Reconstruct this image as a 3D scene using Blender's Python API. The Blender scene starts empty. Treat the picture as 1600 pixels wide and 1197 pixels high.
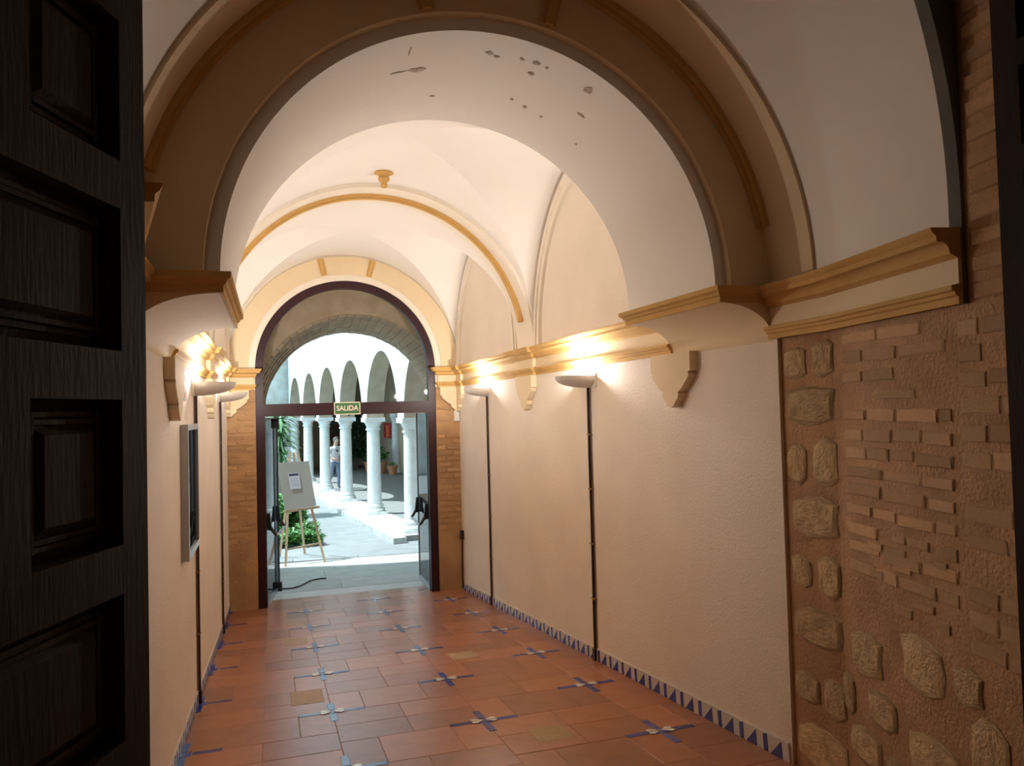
import bpy, bmesh, math, random
from mathutils import Vector, Matrix, noise
random.seed(7)
sc = bpy.context.scene
COL = sc.collection
PI = math.pi

# ------------------------------------------------------------------ camera
EYE = Vector((0, 0, 1.6))
def make_camera(yaw=17.4, pitch=1.9, roll=1.5, f_px=1200.0):
    y, p, r = map(math.radians, (yaw, pitch, roll))
    fw = Vector((math.sin(y)*math.cos(p), math.cos(y)*math.cos(p), math.sin(p)))
    rt = Vector((math.cos(y), -math.sin(y), 0)); up = rt.cross(fw)
    R = rt*math.cos(r) - up*math.sin(r); U = up*math.cos(r) + rt*math.sin(r)
    cam = bpy.data.cameras.new('camera'); o = bpy.data.objects.new('camera', cam); COL.objects.link(o)
    cam.sensor_fit = 'HORIZONTAL'; cam.sensor_width = 36; cam.lens = f_px/1600*36; cam.clip_start = .02; cam.clip_end = 300
    m = Matrix((R, U, -fw)).transposed().to_4x4(); m.translation = EYE
    o.matrix_world = m; sc.camera = o
make_camera()

# ------------------------------------------------------------------ world, sun, exposure
w = bpy.data.worlds.new('sky'); sc.world = w; w.use_nodes = True
bg = w.node_tree.nodes['Background']; bg.inputs[0].default_value = (.52, .82, 1.0, 1); bg.inputs[1].default_value = 1.35
sun = bpy.data.lights.new('sun', 'SUN'); sun.energy = 3.6; sun.color = (.82, .96, 1.0); sun.angle = .009
so = bpy.data.objects.new('sun', sun); COL.objects.link(so)
so.rotation_euler = Vector((.42, -.10, -.90)).to_track_quat('-Z', 'Y').to_euler()
LAMP_W = 29.0
LAMP_COL = (1.0, .945, .885)
sc.view_settings.view_transform = 'Standard'; sc.view_settings.look = 'None'
sc.view_settings.exposure = 1.08; sc.view_settings.gamma = 1; sc.view_settings.use_curve_mapping = False
sc.cycles.use_denoising = True
sc.cycles.max_bounces = 10; sc.cycles.diffuse_bounces = 6; sc.cycles.transparent_max_bounces = 12
sc.cycles.sample_clamp_indirect = 6

# ------------------------------------------------------------------ materials
MATS = {}
def mat(name, col, rough=.7, col2=None, scale=6, lo=.35, hi=.7, bump=0, bscale=40, rand=0, spec=.5, metal=0, detail=6, stretch=None, emit=None):
    if name in MATS: return MATS[name]
    m = bpy.data.materials.new(name); m.use_nodes = True; nt = m.node_tree; N = nt.nodes; L = nt.links
    b = N['Principled BSDF']; b.inputs['Roughness'].default_value = rough; b.inputs['Metallic'].default_value = metal
    b.inputs['Specular IOR Level'].default_value = spec
    c = (*col, 1); b.inputs['Base Color'].default_value = c
    tc = N.new('ShaderNodeTexCoord'); co = tc.outputs['Object']
    if stretch:
        mp = N.new('ShaderNodeMapping'); mp.inputs['Scale'].default_value = stretch; L.new(co, mp.inputs[0]); co = mp.outputs[0]
    out = None
    if col2 is not None:
        n = N.new('ShaderNodeTexNoise'); n.inputs['Scale'].default_value = scale; n.inputs['Detail'].default_value = detail; L.new(co, n.inputs['Vector'])
        r = N.new('ShaderNodeValToRGB'); r.color_ramp.elements[0].position = lo; r.color_ramp.elements[1].position = hi
        r.color_ramp.elements[0].color = c; r.color_ramp.elements[1].color = (*col2, 1); L.new(n.outputs['Fac'], r.inputs[0]); out = r.outputs[0]
    if rand:
        oi = N.new('ShaderNodeObjectInfo'); hs = N.new('ShaderNodeHueSaturation')
        mr = N.new('ShaderNodeMapRange'); mr.inputs[3].default_value = 1-rand; mr.inputs[4].default_value = 1+rand; L.new(oi.outputs['Random'], mr.inputs[0]); L.new(mr.outputs[0], hs.inputs['Value'])
        if out: L.new(out, hs.inputs['Color'])
        else: hs.inputs['Color'].default_value = c
        out = hs.outputs[0]
    if out: L.new(out, b.inputs['Base Color'])
    if bump:
        n2 = N.new('ShaderNodeTexNoise'); n2.inputs['Scale'].default_value = bscale; n2.inputs['Detail'].default_value = 8; L.new(co, n2.inputs['Vector'])
        bp = N.new('ShaderNodeBump'); bp.inputs['Strength'].default_value = bump; bp.inputs['Distance'].default_value = .02; L.new(n2.outputs['Fac'], bp.inputs['Height']); L.new(bp.outputs[0], b.inputs['Normal'])
    if emit:
        b.inputs['Emission Color'].default_value = (*emit[0], 1); b.inputs['Emission Strength'].default_value = emit[1]
    MATS[name] = m; return m

plaster = mat('wall_plaster', (.84, .755, .66), .85, (.79, .70, .61), 1.6, bump=.25, bscale=70, spec=.12)
white = mat('vault_plaster', (.86, .825, .775), .85, (.83, .79, .74), 1.2, bump=.06, bscale=30, spec=.12)
cream = mat('cream_paint', (.78, .64, .43), .8, (.74, .60, .40), 2, bump=.06, bscale=40, spec=.12)
creamw = mat('pale_cream_paint', (.83, .765, .66), .8, spec=.12)
gold = mat('ochre_gold_paint', (.64, .405, .15), .9, (.58, .36, .13), 6, bump=.05, spec=.12)
greyend = mat('grey_cut_plaster', (.16, .16, .145), .9, (.13, .13, .12), 8, bump=.2)
mortar = mat('brown_mortar', (.50, .295, .155), .95, (.37, .21, .105), 5, bump=.5, bscale=60)
brickm = mat('old_brick', (.86, .56, .32), .95, (.70, .44, .235), 14, bump=.7, bscale=60, rand=.22)
stonem = mat('rubble_stone', (.68, .50, .28), .95, (.44, .30, .155), 4, bump=.8, bscale=14, rand=.18)
pierm = mat('pier_mortar', (.50, .31, .155), .95, (.36, .215, .11), 3.5, bump=.6, bscale=40)
terra = mat('terracotta_tile', (.385, .15, .070), .30, (.315, .122, .058), 7, bump=.07, bscale=18, rand=.2)
terra_old = mat('worn_tan_tile', (.42, .27, .13), .5, (.34, .21, .10), 30, bump=.1)
grout = mat('floor_grout', (.36, .18, .11), .6, (.31, .15, .09), 10)
blue = mat('blue_glaze', (.035, .045, .24), .22, (.05, .06, .32), 12, rand=.3)
whiteg = mat('white_glaze', (.82, .80, .76), .18)
skirtw = mat('skirting_glaze', (.62, .58, .56), .25)
maroon = mat('maroon_frame', (.030, .008, .012), .4, (.026, .007, .010), 10, spec=.3)
black = mat('black_plastic', (.012, .012, .013), .4)
brown_tube = mat('dark_brown_tube', (.035, .016, .012), .5)
brass = mat('brass_clip', (.30, .18, .08), .4, metal=.5)
lampw = mat('lamp_white', (.80, .79, .76), .45)
woodd = mat('dark_old_wood', (.042, .024, .016), .7, (.026, .015, .010), 5, bump=.12, bscale=16, stretch=(6, 6, .8), spec=.25)
steel = mat('grey_aluminium', (.46, .46, .47), .35, metal=.6)
stonecol = mat('white_marble', (.76, .77, .75), .6, (.64, .64, .62), 6, bump=.1)
arcw = mat('white_limewash', (.84, .84, .82), .9, (.78, .78, .75), 1.5, bump=.2, bscale=12)
pave = mat('grey_paving', (.46, .46, .44), .8, (.38, .38, .36), 4, bump=.15, rand=.08)
pavel = mat('pale_paving', (.27, .275, .27), .85, (.22, .225, .22), 3, bump=.1, rand=.06)
galbrick = mat('porch_brick', (.44, .315, .215), .95, (.345, .24, .16), 5, bump=.5, bscale=30, rand=.12)
tanwall = mat('tan_wall', (.52, .40, .27), .95, (.44, .33, .22), 2, bump=.2)
leafg = mat('green_leaf', (.10, .26, .05), .5, (.05, .15, .03), 8, rand=.1)
leafd = mat('dark_green_leaf', (.03, .07, .03), .6, (.02, .045, .02), 8)
leafy = mat('bluish_green_leaf', (.16, .30, .12), .45, (.09, .20, .08), 5)
terrapot = mat('terracotta_pot', (.46, .19, .10), .8)
pine = mat('pine_wood', (.66, .50, .34), .6, (.58, .43, .28), 6, stretch=(8, 8, 1))
boardm = mat('grey_board', (.47, .46, .43), .8)
paper = mat('paper_sheet', (.72, .74, .86), .6)
navy = mat('navy_print', (.05, .06, .12), .6)
redm = mat('red_print', (.50, .05, .05), .5)
signg = mat('sign_green', (.035, .14, .05), .5)
signc = mat('sign_cream', (.78, .74, .60), .5)
skin = mat('skin_tone', (.58, .36, .28), .6)
shirt = mat('white_shirt', (.80, .82, .86), .8)
jeans = mat('blue_jeans', (.20, .25, .34), .85)
hairm = mat('grey_hair', (.15, .145, .14), .8)
soil = mat('dark_soil', (.10, .07, .05), .95)
orange = mat('orange_glare', (.75, .25, .05), .5)
panel_stripes = mat('brown_stripes', (.30, .14, .09), .5, (.13, .12, .12), 4, lo=.4, hi=.6, stretch=(1, 9, 1))  # red-brown and dark vertical bands for the case's back panel

def glass(name, tint, refl):
    m = bpy.data.materials.new(name); m.use_nodes = True; nt = m.node_tree; N = nt.nodes; L = nt.links
    for n in list(N):
        if n.type != 'OUTPUT_MATERIAL': N.remove(n)
    out = [n for n in N if n.type == 'OUTPUT_MATERIAL'][0]
    t = N.new('ShaderNodeBsdfTransparent'); t.inputs[0].default_value = (*tint, 1)
    g = N.new('ShaderNodeBsdfGlossy'); g.inputs['Roughness'].default_value = .02
    fr = N.new('ShaderNodeFresnel'); fr.inputs[0].default_value = refl
    mx = N.new('ShaderNodeMixShader'); L.new(fr.outputs[0], mx.inputs[0]); L.new(t.outputs[0], mx.inputs[1]); L.new(g.outputs[0], mx.inputs[2]); L.new(mx.outputs[0], out.inputs[0])
    return m
pane_glass = glass('clear_glass', (.93, .96, .96), 1.25)
leaf_glass = glass('door_glass', (.86, .91, .92), 1.45)

peel = white
chipm = mat('bare_chip', (.46, .35, .26), .95, (.60, .49, .40), 30, bump=.6, bscale=80)

# ------------------------------------------------------------------ mesh helpers
class MB:
    def __init__(s): s.v = []; s.f = []; s.mi = []
    def add(s, vs, fs, mi=0):
        o = len(s.v); s.v += [tuple(v) for v in vs]; s.f += [tuple(i+o for i in f) for f in fs]; s.mi += [mi]*len(fs); return s
    def box(s, x0, x1, y0, y1, z0, z1, mi=0):
        return s.add([(x0,y0,z0),(x1,y0,z0),(x1,y1,z0),(x0,y1,z0),(x0,y0,z1),(x1,y0,z1),(x1,y1,z1),(x0,y1,z1)],
                     [(0,3,2,1),(4,5,6,7),(0,1,5,4),(1,2,6,5),(2,3,7,6),(3,0,4,7)], mi)
    def prism(s, poly, z0, z1, mi=0):                       # footprint polygon (any winding), vertical
        n = len(poly); a = sum(poly[i][0]*poly[(i+1)%n][1]-poly[(i+1)%n][0]*poly[i][1] for i in range(n))
        if a < 0: poly = poly[::-1]
        return s.add([(x,y,z0) for x,y in poly]+[(x,y,z1) for x,y in poly],
                     [tuple(range(n))[::-1], tuple(range(n,2*n))]+[(i,(i+1)%n,n+(i+1)%n,n+i) for i in range(n)], mi)
    def tube(s, pts, r, n=8, mi=0, caps=True):
        pts = [Vector(p) for p in pts]; rs = r if isinstance(r, (list, tuple)) else [r]*len(pts); vs = []; fs = []
        for i, p in enumerate(pts):
            t = (pts[min(i+1,len(pts)-1)]-pts[max(i-1,0)]).normalized()
            a = Vector((0,0,1)) if abs(t.z) < .9 else Vector((1,0,0))
            u = t.cross(a).normalized(); q = t.cross(u)
            for k in range(n): vs.append(p+rs[i]*(u*math.cos(2*PI*k/n)+q*math.sin(2*PI*k/n)))
        for i in range(len(pts)-1):
            for k in range(n): fs.append((i*n+k, i*n+(k+1)%n, (i+1)*n+(k+1)%n, (i+1)*n+k))
        if caps: fs += [tuple(range(n))[::-1], tuple(range((len(pts)-1)*n, len(pts)*n))]
        return s.add(vs, fs, mi)
    def lathe(s, prof, c=(0,0,0), n=24, mi=0, sq=None):
        vs = []; fs = []
        for r, z in prof:
            for k in range(n): vs.append((c[0]+r*math.cos(2*PI*k/n), c[1]+r*math.sin(2*PI*k/n), c[2]+z))
        for i in range(len(prof)-1):
            for k in range(n): fs.append((i*n+k, i*n+(k+1)%n, (i+1)*n+(k+1)%n, (i+1)*n+k))
        fs += [tuple(range(n))[::-1], tuple(range((len(prof)-1)*n, len(prof)*n))]
        return s.add(vs, fs, mi)
    def arch(s, cx, cz, inner, outer, y0, y1, a0=0, a1=PI, n=48, mi=0, frame=None, mi_in=None):
        """solid ring between inner(a) and outer(a) (x,z offsets), extruded y0..y1; frame maps (x,y,z)"""
        fi = inner if callable(inner) else (lambda a: (inner*math.cos(a), inner*math.sin(a)))
        fo = outer if callable(outer) else (lambda a: (outer*math.cos(a), outer*math.sin(a)))
        vs = []; fs = []
        for i in range(n+1):
            a = a0+(a1-a0)*i/n
            for (dx, dz), y in ((fi(a), y0), (fo(a), y0), (fo(a), y1), (fi(a), y1)): vs.append((cx+dx, y, cz+dz))
        for i in range(n):
            p, q = i*4, i*4+4
            for k in range(4): fs.append((p+k, p+(k+1)%4, q+(k+1)%4, q+k))
        fs += [(0,3,2,1), (n*4, n*4+1, n*4+2, n*4+3)]
        if frame: vs = [frame(v) for v in vs]
        s.add(vs, fs, mi)
        if mi_in is not None:
            o = len(s.mi)-len(fs)
            for i in range(n): s.mi[o+i*4+3] = mi_in
        return s
    def sweep(s, path, prof, side=1, mi=0):
        """prof: closed list (projection, z); path in XY; side=+1: projects to the left of travel"""
        P = [Vector(p) for p in path]; n = len(P); m = len(prof); vs = []; fs = []
        nr = []
        for i in range(n-1):
            d = (P[i+1]-P[i]).normalized(); nr.append(Vector((-d.y, d.x))*side)
        for i in range(n):
            if i == 0: o = nr[0]
            elif i == n-1: o = nr[-1]
            else:
                o = (nr[i-1]+nr[i]); o = o/max(.2, o.dot(nr[i]))
            for pr, z in prof: vs.append((P[i].x+o.x*pr, P[i].y+o.y*pr, z))
        for i in range(n-1):
            for k in range(m): fs.append((i*m+k, i*m+(k+1)%m, (i+1)*m+(k+1)%m, (i+1)*m+k))
        fs += [tuple(range(m)), tuple(range((n-1)*m, n*m))[::-1]]
        return s.add(vs, fs, mi)
    def mesh(s, name, mats, smooth=None):
        me = bpy.data.meshes.new(name); me.from_pydata(s.v, [], s.f); me.update()
        for m in (mats if isinstance(mats, (list, tuple)) else [mats]): me.materials.append(m)
        for p, i in zip(me.polygons, s.mi): p.material_index = i
        bm = bmesh.new(); bm.from_mesh(me); bmesh.ops.recalc_face_normals(bm, faces=bm.faces)
        if smooth:
            for f in bm.faces: f.smooth = True
            for e in bm.edges:
                if len(e.link_faces) == 2 and e.calc_face_angle(0) > math.radians(smooth): e.smooth = False
        bm.to_mesh(me); bm.free(); return me
    def build(s, name, mats, parent=None, smooth=None):
        return link(name, s.mesh(name, mats, smooth), parent)
def link(name, me, parent=None, loc=None, rot=None, scale=None):
    o = bpy.data.objects.new(name, me); COL.objects.link(o)
    if parent: o.parent = parent
    if loc is not None: o.location = loc
    if rot is not None: o.rotation_euler = rot
    if scale is not None: o.scale = scale
    return o
def empty(name, loc=(0,0,0), rz=0):
    o = bpy.data.objects.new(name, None); COL.objects.link(o); o.empty_display_size = .1; o.location = loc; o.rotation_euler = (0,0,rz); return o
def tag(o, label, cat=None, group=None, kind=None):
    o['label'] = label
    if cat: o['category'] = cat
    if group: o['group'] = group
    if kind: o['kind'] = kind
    return o
def struct(o, label, cat): return tag(o, label, cat, kind='structure')
def rect_outer(cx, cz, x0, x1, z1):
    def f(a):
        c, s = math.cos(a), math.sin(a); t = 1e9
        if c > 1e-9: t = min(t, (x1-cx)/c)
        if c < -1e-9: t = min(t, (x0-cx)/c)
        if s > 1e-9: t = min(t, (z1-cz)/s)
        return (t*c, t*s)
    return f
def arch_angles_fill(mb, *a, **k): return mb.arch(*a, **k)

# ------------------------------------------------------------------ key dimensions
S = .0914; SLOPE = math.atan(S)                 # the corridor floor is a ramp falling towards the door
def fz(y): return -S*y
XL, XR, XC = -.575, 2.61, 1.0175                # plaster walls of the corridor
ZS = 2.22; ZB = 1.94                            # spring line (cornice top) and cornice underside
YF, YB = 3.55, 4.65                             # near arch, front and back
RY0, RY1 = 7.47, 8.03                           # middle rib
YD = 10.95                                      # door wall

# ------------------------------------------------------------------ floor
fl = MB()
fl.add([(-.9,-1.6,fz(-1.6)-.003),(2.9,-1.6,fz(-1.6)-.003),(2.9,11.72,fz(11.72)-.003),(-.9,11.72,fz(11.72)-.003),
        (-.9,-1.6,fz(-1.6)-.3),(2.9,-1.6,fz(-1.6)-.3),(2.9,11.72,fz(11.72)-.3),(-.9,11.72,fz(11.72)-.3)],
       [(0,1,2,3),(7,6,5,4),(0,4,5,1),(1,5,6,2),(2,6,7,3),(3,7,4,0)])
floor = struct(fl.build('floor', grout), 'sloping terracotta tiled corridor floor with blue and white inlaid crosses', 'floor')
TC = {}
def tile_mesh(w_, h_, m, t=.012):
    k = (round(w_,3), round(h_,3), m.name)
    if k not in TC:
        b = MB(); g = .0016; x, y = w_/2-g, h_/2-g; c = .0018
        b.add([(-x,-y,-t),(x,-y,-t),(x,y,-t),(-x,y,-t),(-x,-y,-c),(x,-y,-c),(x,y,-c),(-x,y,-c),(-x+c,-y+c,0),(x-c,-y+c,0),(x-c,y-c,0),(-x+c,y-c,0)],
              [(0,1,5,4),(1,2,6,5),(2,3,7,6),(3,0,4,7),(4,5,9,8),(5,6,10,9),(6,7,11,10),(7,4,8,11),(8,9,10,11)])
        TC[k] = b.mesh('tile', m)
    return TC[k]
def lay(name, x0, x1, y0, y1, m, lift=0):
    x0, x1, y0, y1 = max(x0, XL+.004), min(x1, XR-.004), max(y0, 2.9), min(y1, 11.70)
    if x1-x0 < .03 or y1-y0 < .03: return
    xc, yc = (x0+x1)/2, (y0+y1)/2
    return link(name, tile_mesh(x1-x0, y1-y0, m), floor, (xc, yc, fz(yc)+lift+random.uniform(-.0006,.0006)), (-SLOPE+random.uniform(-.001,.001), random.uniform(-.001,.001), 0))
DX, DY, SH = .9295, 1.17, .48
arm_u = MB(); arm_v = MB()
def kite():
    b = MB()
    for sx in (-1, 1):
        for sy in (-1, 1):
            p = [(.006*sx, .006*sy), (.078*sx, .005*sy), (.086*sx, .026*sy), (.060*sx, .046*sy)]
            if sx*sy < 0: p = p[::-1]
            b.add([(x,y,.0) for x,y in p]+[(x,y,.003) for x,y in p], [(4,5,6,7),(0,1,5,4),(1,2,6,5),(2,3,7,6),(3,0,4,7)])
    return b.mesh('white_petals', whiteg)
petals = kite()
for k in range(-1, 3):
    cx = 1.3065+DX*(k-1); oy = 4.98+SH*(k-1)
    for n in range(-3, 8):
        y0 = oy+DY*n
        if y0 > 12.5 or y0 < 1.5: continue
        # strip to the right of this cross column: three tiles in one row, then two rows of two
        lay('floor_tile', cx, cx+DX*.25, y0, y0+SH, terra); lay('floor_tile', cx+DX*.25, cx+DX*.75, y0, y0+SH, terra); lay('floor_tile', cx+DX*.75, cx+DX, y0, y0+SH, terra)
        hr = (DY-SH)/2
        for r in range(2):
            for c in range(2): lay('floor_tile', cx+DX*.5*c, cx+DX*.5*(c+1), y0+SH+hr*r, y0+SH+hr*(r+1), terra)
        if 3.0 < y0 < 11.5:
            for dx0, dx1, dy0, dy1 in ((-.23,-.05,-.028,.028), (.05,.23,-.028,.028), (-.026,.026,.05,.225), (-.026,.026,-.225,-.05), (-.05,.05,-.045,.045)):
                lay('blue_inlay', cx+dx0, cx+dx1, y0+dy0, y0+dy1, blue, .0022)
            if cx > XL+.06: link('white_inlay', petals, floor, (cx, y0, fz(y0)+.003), (-SLOPE, 0, 0))
            else: lay('white_inlay', cx+.045, cx+.075, y0-.02, y0+.02, whiteg, .003)
for x0, x1, y0, y1 in ((.10,.345,5.96,6.36), (.09,.315,8.24,8.60), (1.50,1.745,6.74,7.02), (1.50,1.73,4.42,4.68), (.12,.34,9.42,9.75)):
    lay('worn_tile', x0, x1, y0, y1, terra_old, .002)

# skirting tiles
def skirt(name, x, face, y0, y1, label):
    base = empty(name, (x, (y0+y1)/2, fz((y0+y1)/2))); struct(base, label, 'baseboard')
    b = MB(); L_, H_ = .228, .10; t = .012*face
    b.box(min(0,t), max(0,t), -L_/2, L_/2, 0, H_, 0)
    q = t*1.12
    def pl(pts): b.add([(q, y, z) for y, z in pts]+[(t*.9, y, z) for y, z in pts], [tuple(range(len(pts)))]+[(i,(i+1)%len(pts),len(pts)+(i+1)%len(pts),len(pts)+i) for i in range(len(pts))], 1)
    pl([(.110,.001),(.110,.088),(.072,.098),(.072,.001)]); pl([(.050,.001),(-.055,.001),(-.055,.092)]) if True else None
    me = b.mesh('skirting_tile', [skirtw, blue]); n = int((y1-y0)/.23)+1
    for i in range(n):
        y = y0+.115+i*.23
        if y+.11 > y1: break
        link('skirting_tile', me, base, (0, y-base.location.y, fz(y)-base.location.z+.001), (-SLOPE, 0, 0))
skirt('baseboard_right', XR, -1, 3.53, YD, 'glazed skirting tiles with blue triangles along the right corridor wall')
skirt('baseboard_left', XL, 1, 3.53, YD, 'glazed skirting tiles with blue triangles along the left corridor wall')

# ------------------------------------------------------------------ corridor walls
struct(MB().box(XR, 3.4, 3.52, 11.0, -1.6, 4.7).build('wall_right', plaster), 'beige plastered wall on the right side of the corridor', 'wall')
struct(MB().box(-1.6, XL, 3.52, 11.0, -1.6, 4.7).build('wall_left', plaster), 'beige plastered wall on the left side of the corridor', 'wall')
struct(MB().box(-1.7, 3.5, -1.7, 11.5, 4.6, 4.8).build('ceiling_roof', greyend), 'roof slab above the corridor vaults', 'roof')

# near transverse arch
zi = 2.135
aw = MB()
aw.arch(1.04, ZS, 1.315, rect_outer(1.04, ZS, -.70, 2.75, 4.65), YF, YB, n=96)
# haunches below the spring line with the hollow cove underneath
def cove(mb, sgn):
    xj = 1.04+sgn*1.25; xw = XR+.03 if sgn > 0 else XL-.03; d = abs(xw-xj)-.03
    pts = [(xj, ZS), (xj, zi)]
    for i in range(13):
        a = PI/2*(1-i/12); pts.append((xj+sgn*d*math.cos(a), ZB-.01+(zi-ZB+.01)*math.sin(a)))
    pts += [(xw, ZB-.01), (xw, ZS)]
    n = len(pts)
    mb.add([(x, YF, z) for x, z in pts]+[(x, YB, z) for x, z in pts], [tuple(range(n)), tuple(range(n,2*n))[::-1]]+[(i,(i+1)%n,n+(i+1)%n,n+i) for i in range(n)])
cove(aw, 1); cove(aw, -1)
def skew(mb):
    mb.v = [(x, y+max(0, (2.29-x))*.12*(y-YF)/(YB-YF), z) for x, y, z in mb.v]; return mb
skew(aw)
arch_o = struct(aw.build('wall_arch', cream, smooth=35), 'thick cream painted arch wall crossing the corridor nearest the camera', 'arch')
skew(MB().arch(1.04, ZS, 1.25, 1.33, YF+.05, YB, n=96)).build('arch_soffit', peel, arch_o, smooth=35)['label'] = 'white peeling plaster soffit of the near arch'
CH = [(1.782,4.043,.10,.07),(1.87,4.038,.13,.016),(1.507,3.813,.047,.04),(1.475,3.833,.041,.03),(1.371,3.789,.034,.025),(1.308,3.775,.047,.045),(1.297,3.899,.049,.04),(1.256,3.78,.027,.03),(1.059,3.771,.07,.09),(.998,4.022,.073,.033),(1.223,4.28,.038,.035),(1.296,4.255,.023,.03),(1.132,4.293,.023,.025),(.914,4.315,.02,.018),(1.655,4.421,.046,.03),(1.852,3.796,.008,.15)]
for k, (a, yy, w_, h_) in enumerate(CH):
    q = random.Random(k); b = MB(); n = 9; T = Vector((-math.sin(a),0,math.cos(a))); Nn = Vector((-math.cos(a),0,-math.sin(a))); c = Vector((1.04,yy,ZS))+Vector((math.cos(a),0,math.sin(a)))*1.249
    pr = [(w_*.5*q.uniform(.45,1.1)*math.cos(2*PI*i/n), h_*.5*q.uniform(.45,1.1)*math.sin(2*PI*i/n)) for i in range(n)]
    vs = [c+T*x+Vector((0,y,0)) for x, y in pr]; b.add([v-Nn*.004 for v in vs]+[v+Nn*.002 for v in vs], [tuple(range(n,2*n))]+[(i,(i+1)%n,n+(i+1)%n,n+i) for i in range(n)])
    b.build('plaster_chip', chipm, arch_o)
def key_bars(parent, cx, y, ang, r0, r1, wd=.062, t=.035):
    for s in (-1, 1):
        b = MB()
        for (w0, w1, tt) in ((wd, wd*1.15, t*.6), (wd*.5, wd*.6, t)):
            b.add([(-w0/2,0,r0),(w0/2,0,r0),(w1/2,0,r1),(-w1/2,0,r1),(-w0/2,-tt,r0),(w0/2,-tt,r0),(w1/2,-tt,r1),(-w1/2,-tt,r1)],
                  [(0,3,2,1),(4,5,6,7),(0,1,5,4),(1,2,6,5),(2,3,7,6),(3,0,4,7)])
        o = b.build('keystone_bar', gold, parent); o.location = (cx, y, ZS); o.rotation_euler = (0, s*math.radians(ang), 0)
key_bars(arch_o, 1.04, YF, 13.4, 1.325, 1.56, .075)
g = MB()
g.arch(XC, ZS, 1.540, 1.585, YF-.035, YF+.005, math.radians(12), math.radians(164), n=72)
g.arch(XC, ZS, 1.555, 1.585, YF-.065, YF-.03, math.radians(12), math.radians(164), n=72)
g.build('gold_moulding', gold, arch_o, smooth=35)['label'] = 'ochre gold moulding around the near arch'
IMP = [(0,zi),(.018,zi),(.018,zi+.03),(.028,zi+.036),(.034,zi+.05),(.05,zi+.06),(.052,ZS),(0,ZS)]
for s, nm in ((1, 'right'), (-1, 'left')):
    xj = 1.04+s*1.25; xw = XR+.02 if s > 0 else XL-.02
    skew(MB().sweep([(xw,YF),(xj,YF),(xj,YB),(xw,YB)], IMP, side=s)).build('impost_moulding', gold, arch_o, smooth=30)

# ------------------------------------------------------------------ wall cornices
LOW = [(0,ZB),(.018,ZB),(.018,ZB+.026),(.029,ZB+.032),(.033,ZB+.045),(.045,ZB+.050),(.045,ZB+.068),(.015,ZB+.074),(0,ZB+.074)]
FRZ = [(0,ZB+.074),(.015,ZB+.074),(.015,ZB+.167),(0,ZB+.167)]
CRN = [(0,ZB+.167),(.015,ZB+.167),(.021,ZB+.172),(.044,ZB+.184),(.047,ZB+.195),(.052,ZB+.210),(.064,ZB+.223),(.072,ZB+.226),(.095,ZB+.229),(.097,ZB+.25),(.110,ZB+.262),(.116,ZB+.276),(.116,ZS),(0,ZS)]
def cornice(name, path, side, label):
    r = empty(name, (path[0][0], path[0][1], ZB)); struct(r, label, 'cornice')
    p = [(x-path[0][0], y-path[0][1]) for x, y in path]
    for nm, pr, m in (('lower_moulding', LOW, gold), ('frieze', FRZ, cream), ('crown_moulding', CRN, gold)):
        MB().sweep(p, [(a, z-ZB) for a, z in pr], side).build(nm, m, r, smooth=30)
    return r
pj = .035
cornice('trim_1', [(XR,YB),(XR,RY0-.01),(XR-pj,RY0-.01),(XR-pj,RY1+.01),(XR,RY1+.01),(XR,10.62),(XR-pj,10.62),(XR-pj,YD-pj),(2.31,YD-pj),(2.31,YD+.02)], 1, 'ochre and cream cornice along the right corridor wall up to the glass door')
cornice('trim_2', [(XL,YB+.33),(XL,RY0-.01),(XL+pj,RY0-.01),(XL+pj,RY1+.01),(XL,RY1+.01),(XL,10.62),(XL+pj,10.62),(XL+pj,YD-pj),(-.24,YD-pj),(-.24,YD+.02)], -1, 'ochre and cream cornice along the left corridor wall up to the glass door')
cornice('trim_3', [(2.605,YF+.02),(2.605,3.12),(2.415,2.17)], -1, 'ochre and cream cornice above the exposed brick wall on the right')
cornice('trim_4', [(-.57,YF+.02),(-.57,3.12),(-.38,2.17)], 1, 'ochre and cream cornice above the left entrance wall beside the dark door')

# ------------------------------------------------------------------ corbels under the ribs
CORB = [(.265,.0),(.265,-.125),(.232,-.130),(.245,-.145),(.236,-.165),(.205,-.190),(.150,-.235),(.098,-.262),(.110,-.272),(.100,-.300),(.070,-.318),(.040,-.352),(.0,-.362)]
def corbel(loc, rz, half=None, label='', t=.06):
    pts = [(x, z) for x, z in CORB]
    if half is None: poly = pts + [(-x, z) for x, z in pts[::-1][1:]]
    else: poly = [(x*half, z) for x, z in pts] + [(0, 0)]
    n = len(poly); b = MB()
    b.add([(x,0,z) for x,z in poly]+[(x,-t,z) for x,z in poly], [tuple(range(n)), tuple(range(n,2*n))[::-1]]+[(i,(i+1)%n,n+(i+1)%n,n+i) for i in range(n)])
    o = b.build('corbel', cream); o.location = loc; o.rotation_euler = (0,0,rz)
    return tag(o, label, 'corbel', 'scalloped corbels under the cornice')
corbel((XR, 4.60, ZB), -PI/2, None, 'scalloped cream corbel under the near arch on the right wall')
corbel((XL, 4.94, ZB), PI/2, None, 'scalloped cream corbel under the near arch on the left wall')
corbel((XR, 7.75, ZB), -PI/2, None, 'scalloped cream corbel between the two lamps on the right wall')
corbel((XL, 7.75, ZB), PI/2, None, 'scalloped cream corbel between the two lamps on the left wall')
corbel((XR-.02, YD, ZB), 0, -1, 'half corbel facing the corridor on the pier right of the glass door')
corbel((XL+.02, YD, ZB), 0, 1, 'half corbel facing the corridor on the pier left of the glass door')
corbel((XR, YD-.07, ZB), -PI/2, 1, 'half corbel in the far corner on the right wall', .05)
corbel((XL, YD-.07, ZB), PI/2, -1, 'half corbel in the far corner on the left wall', .05)

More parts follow.
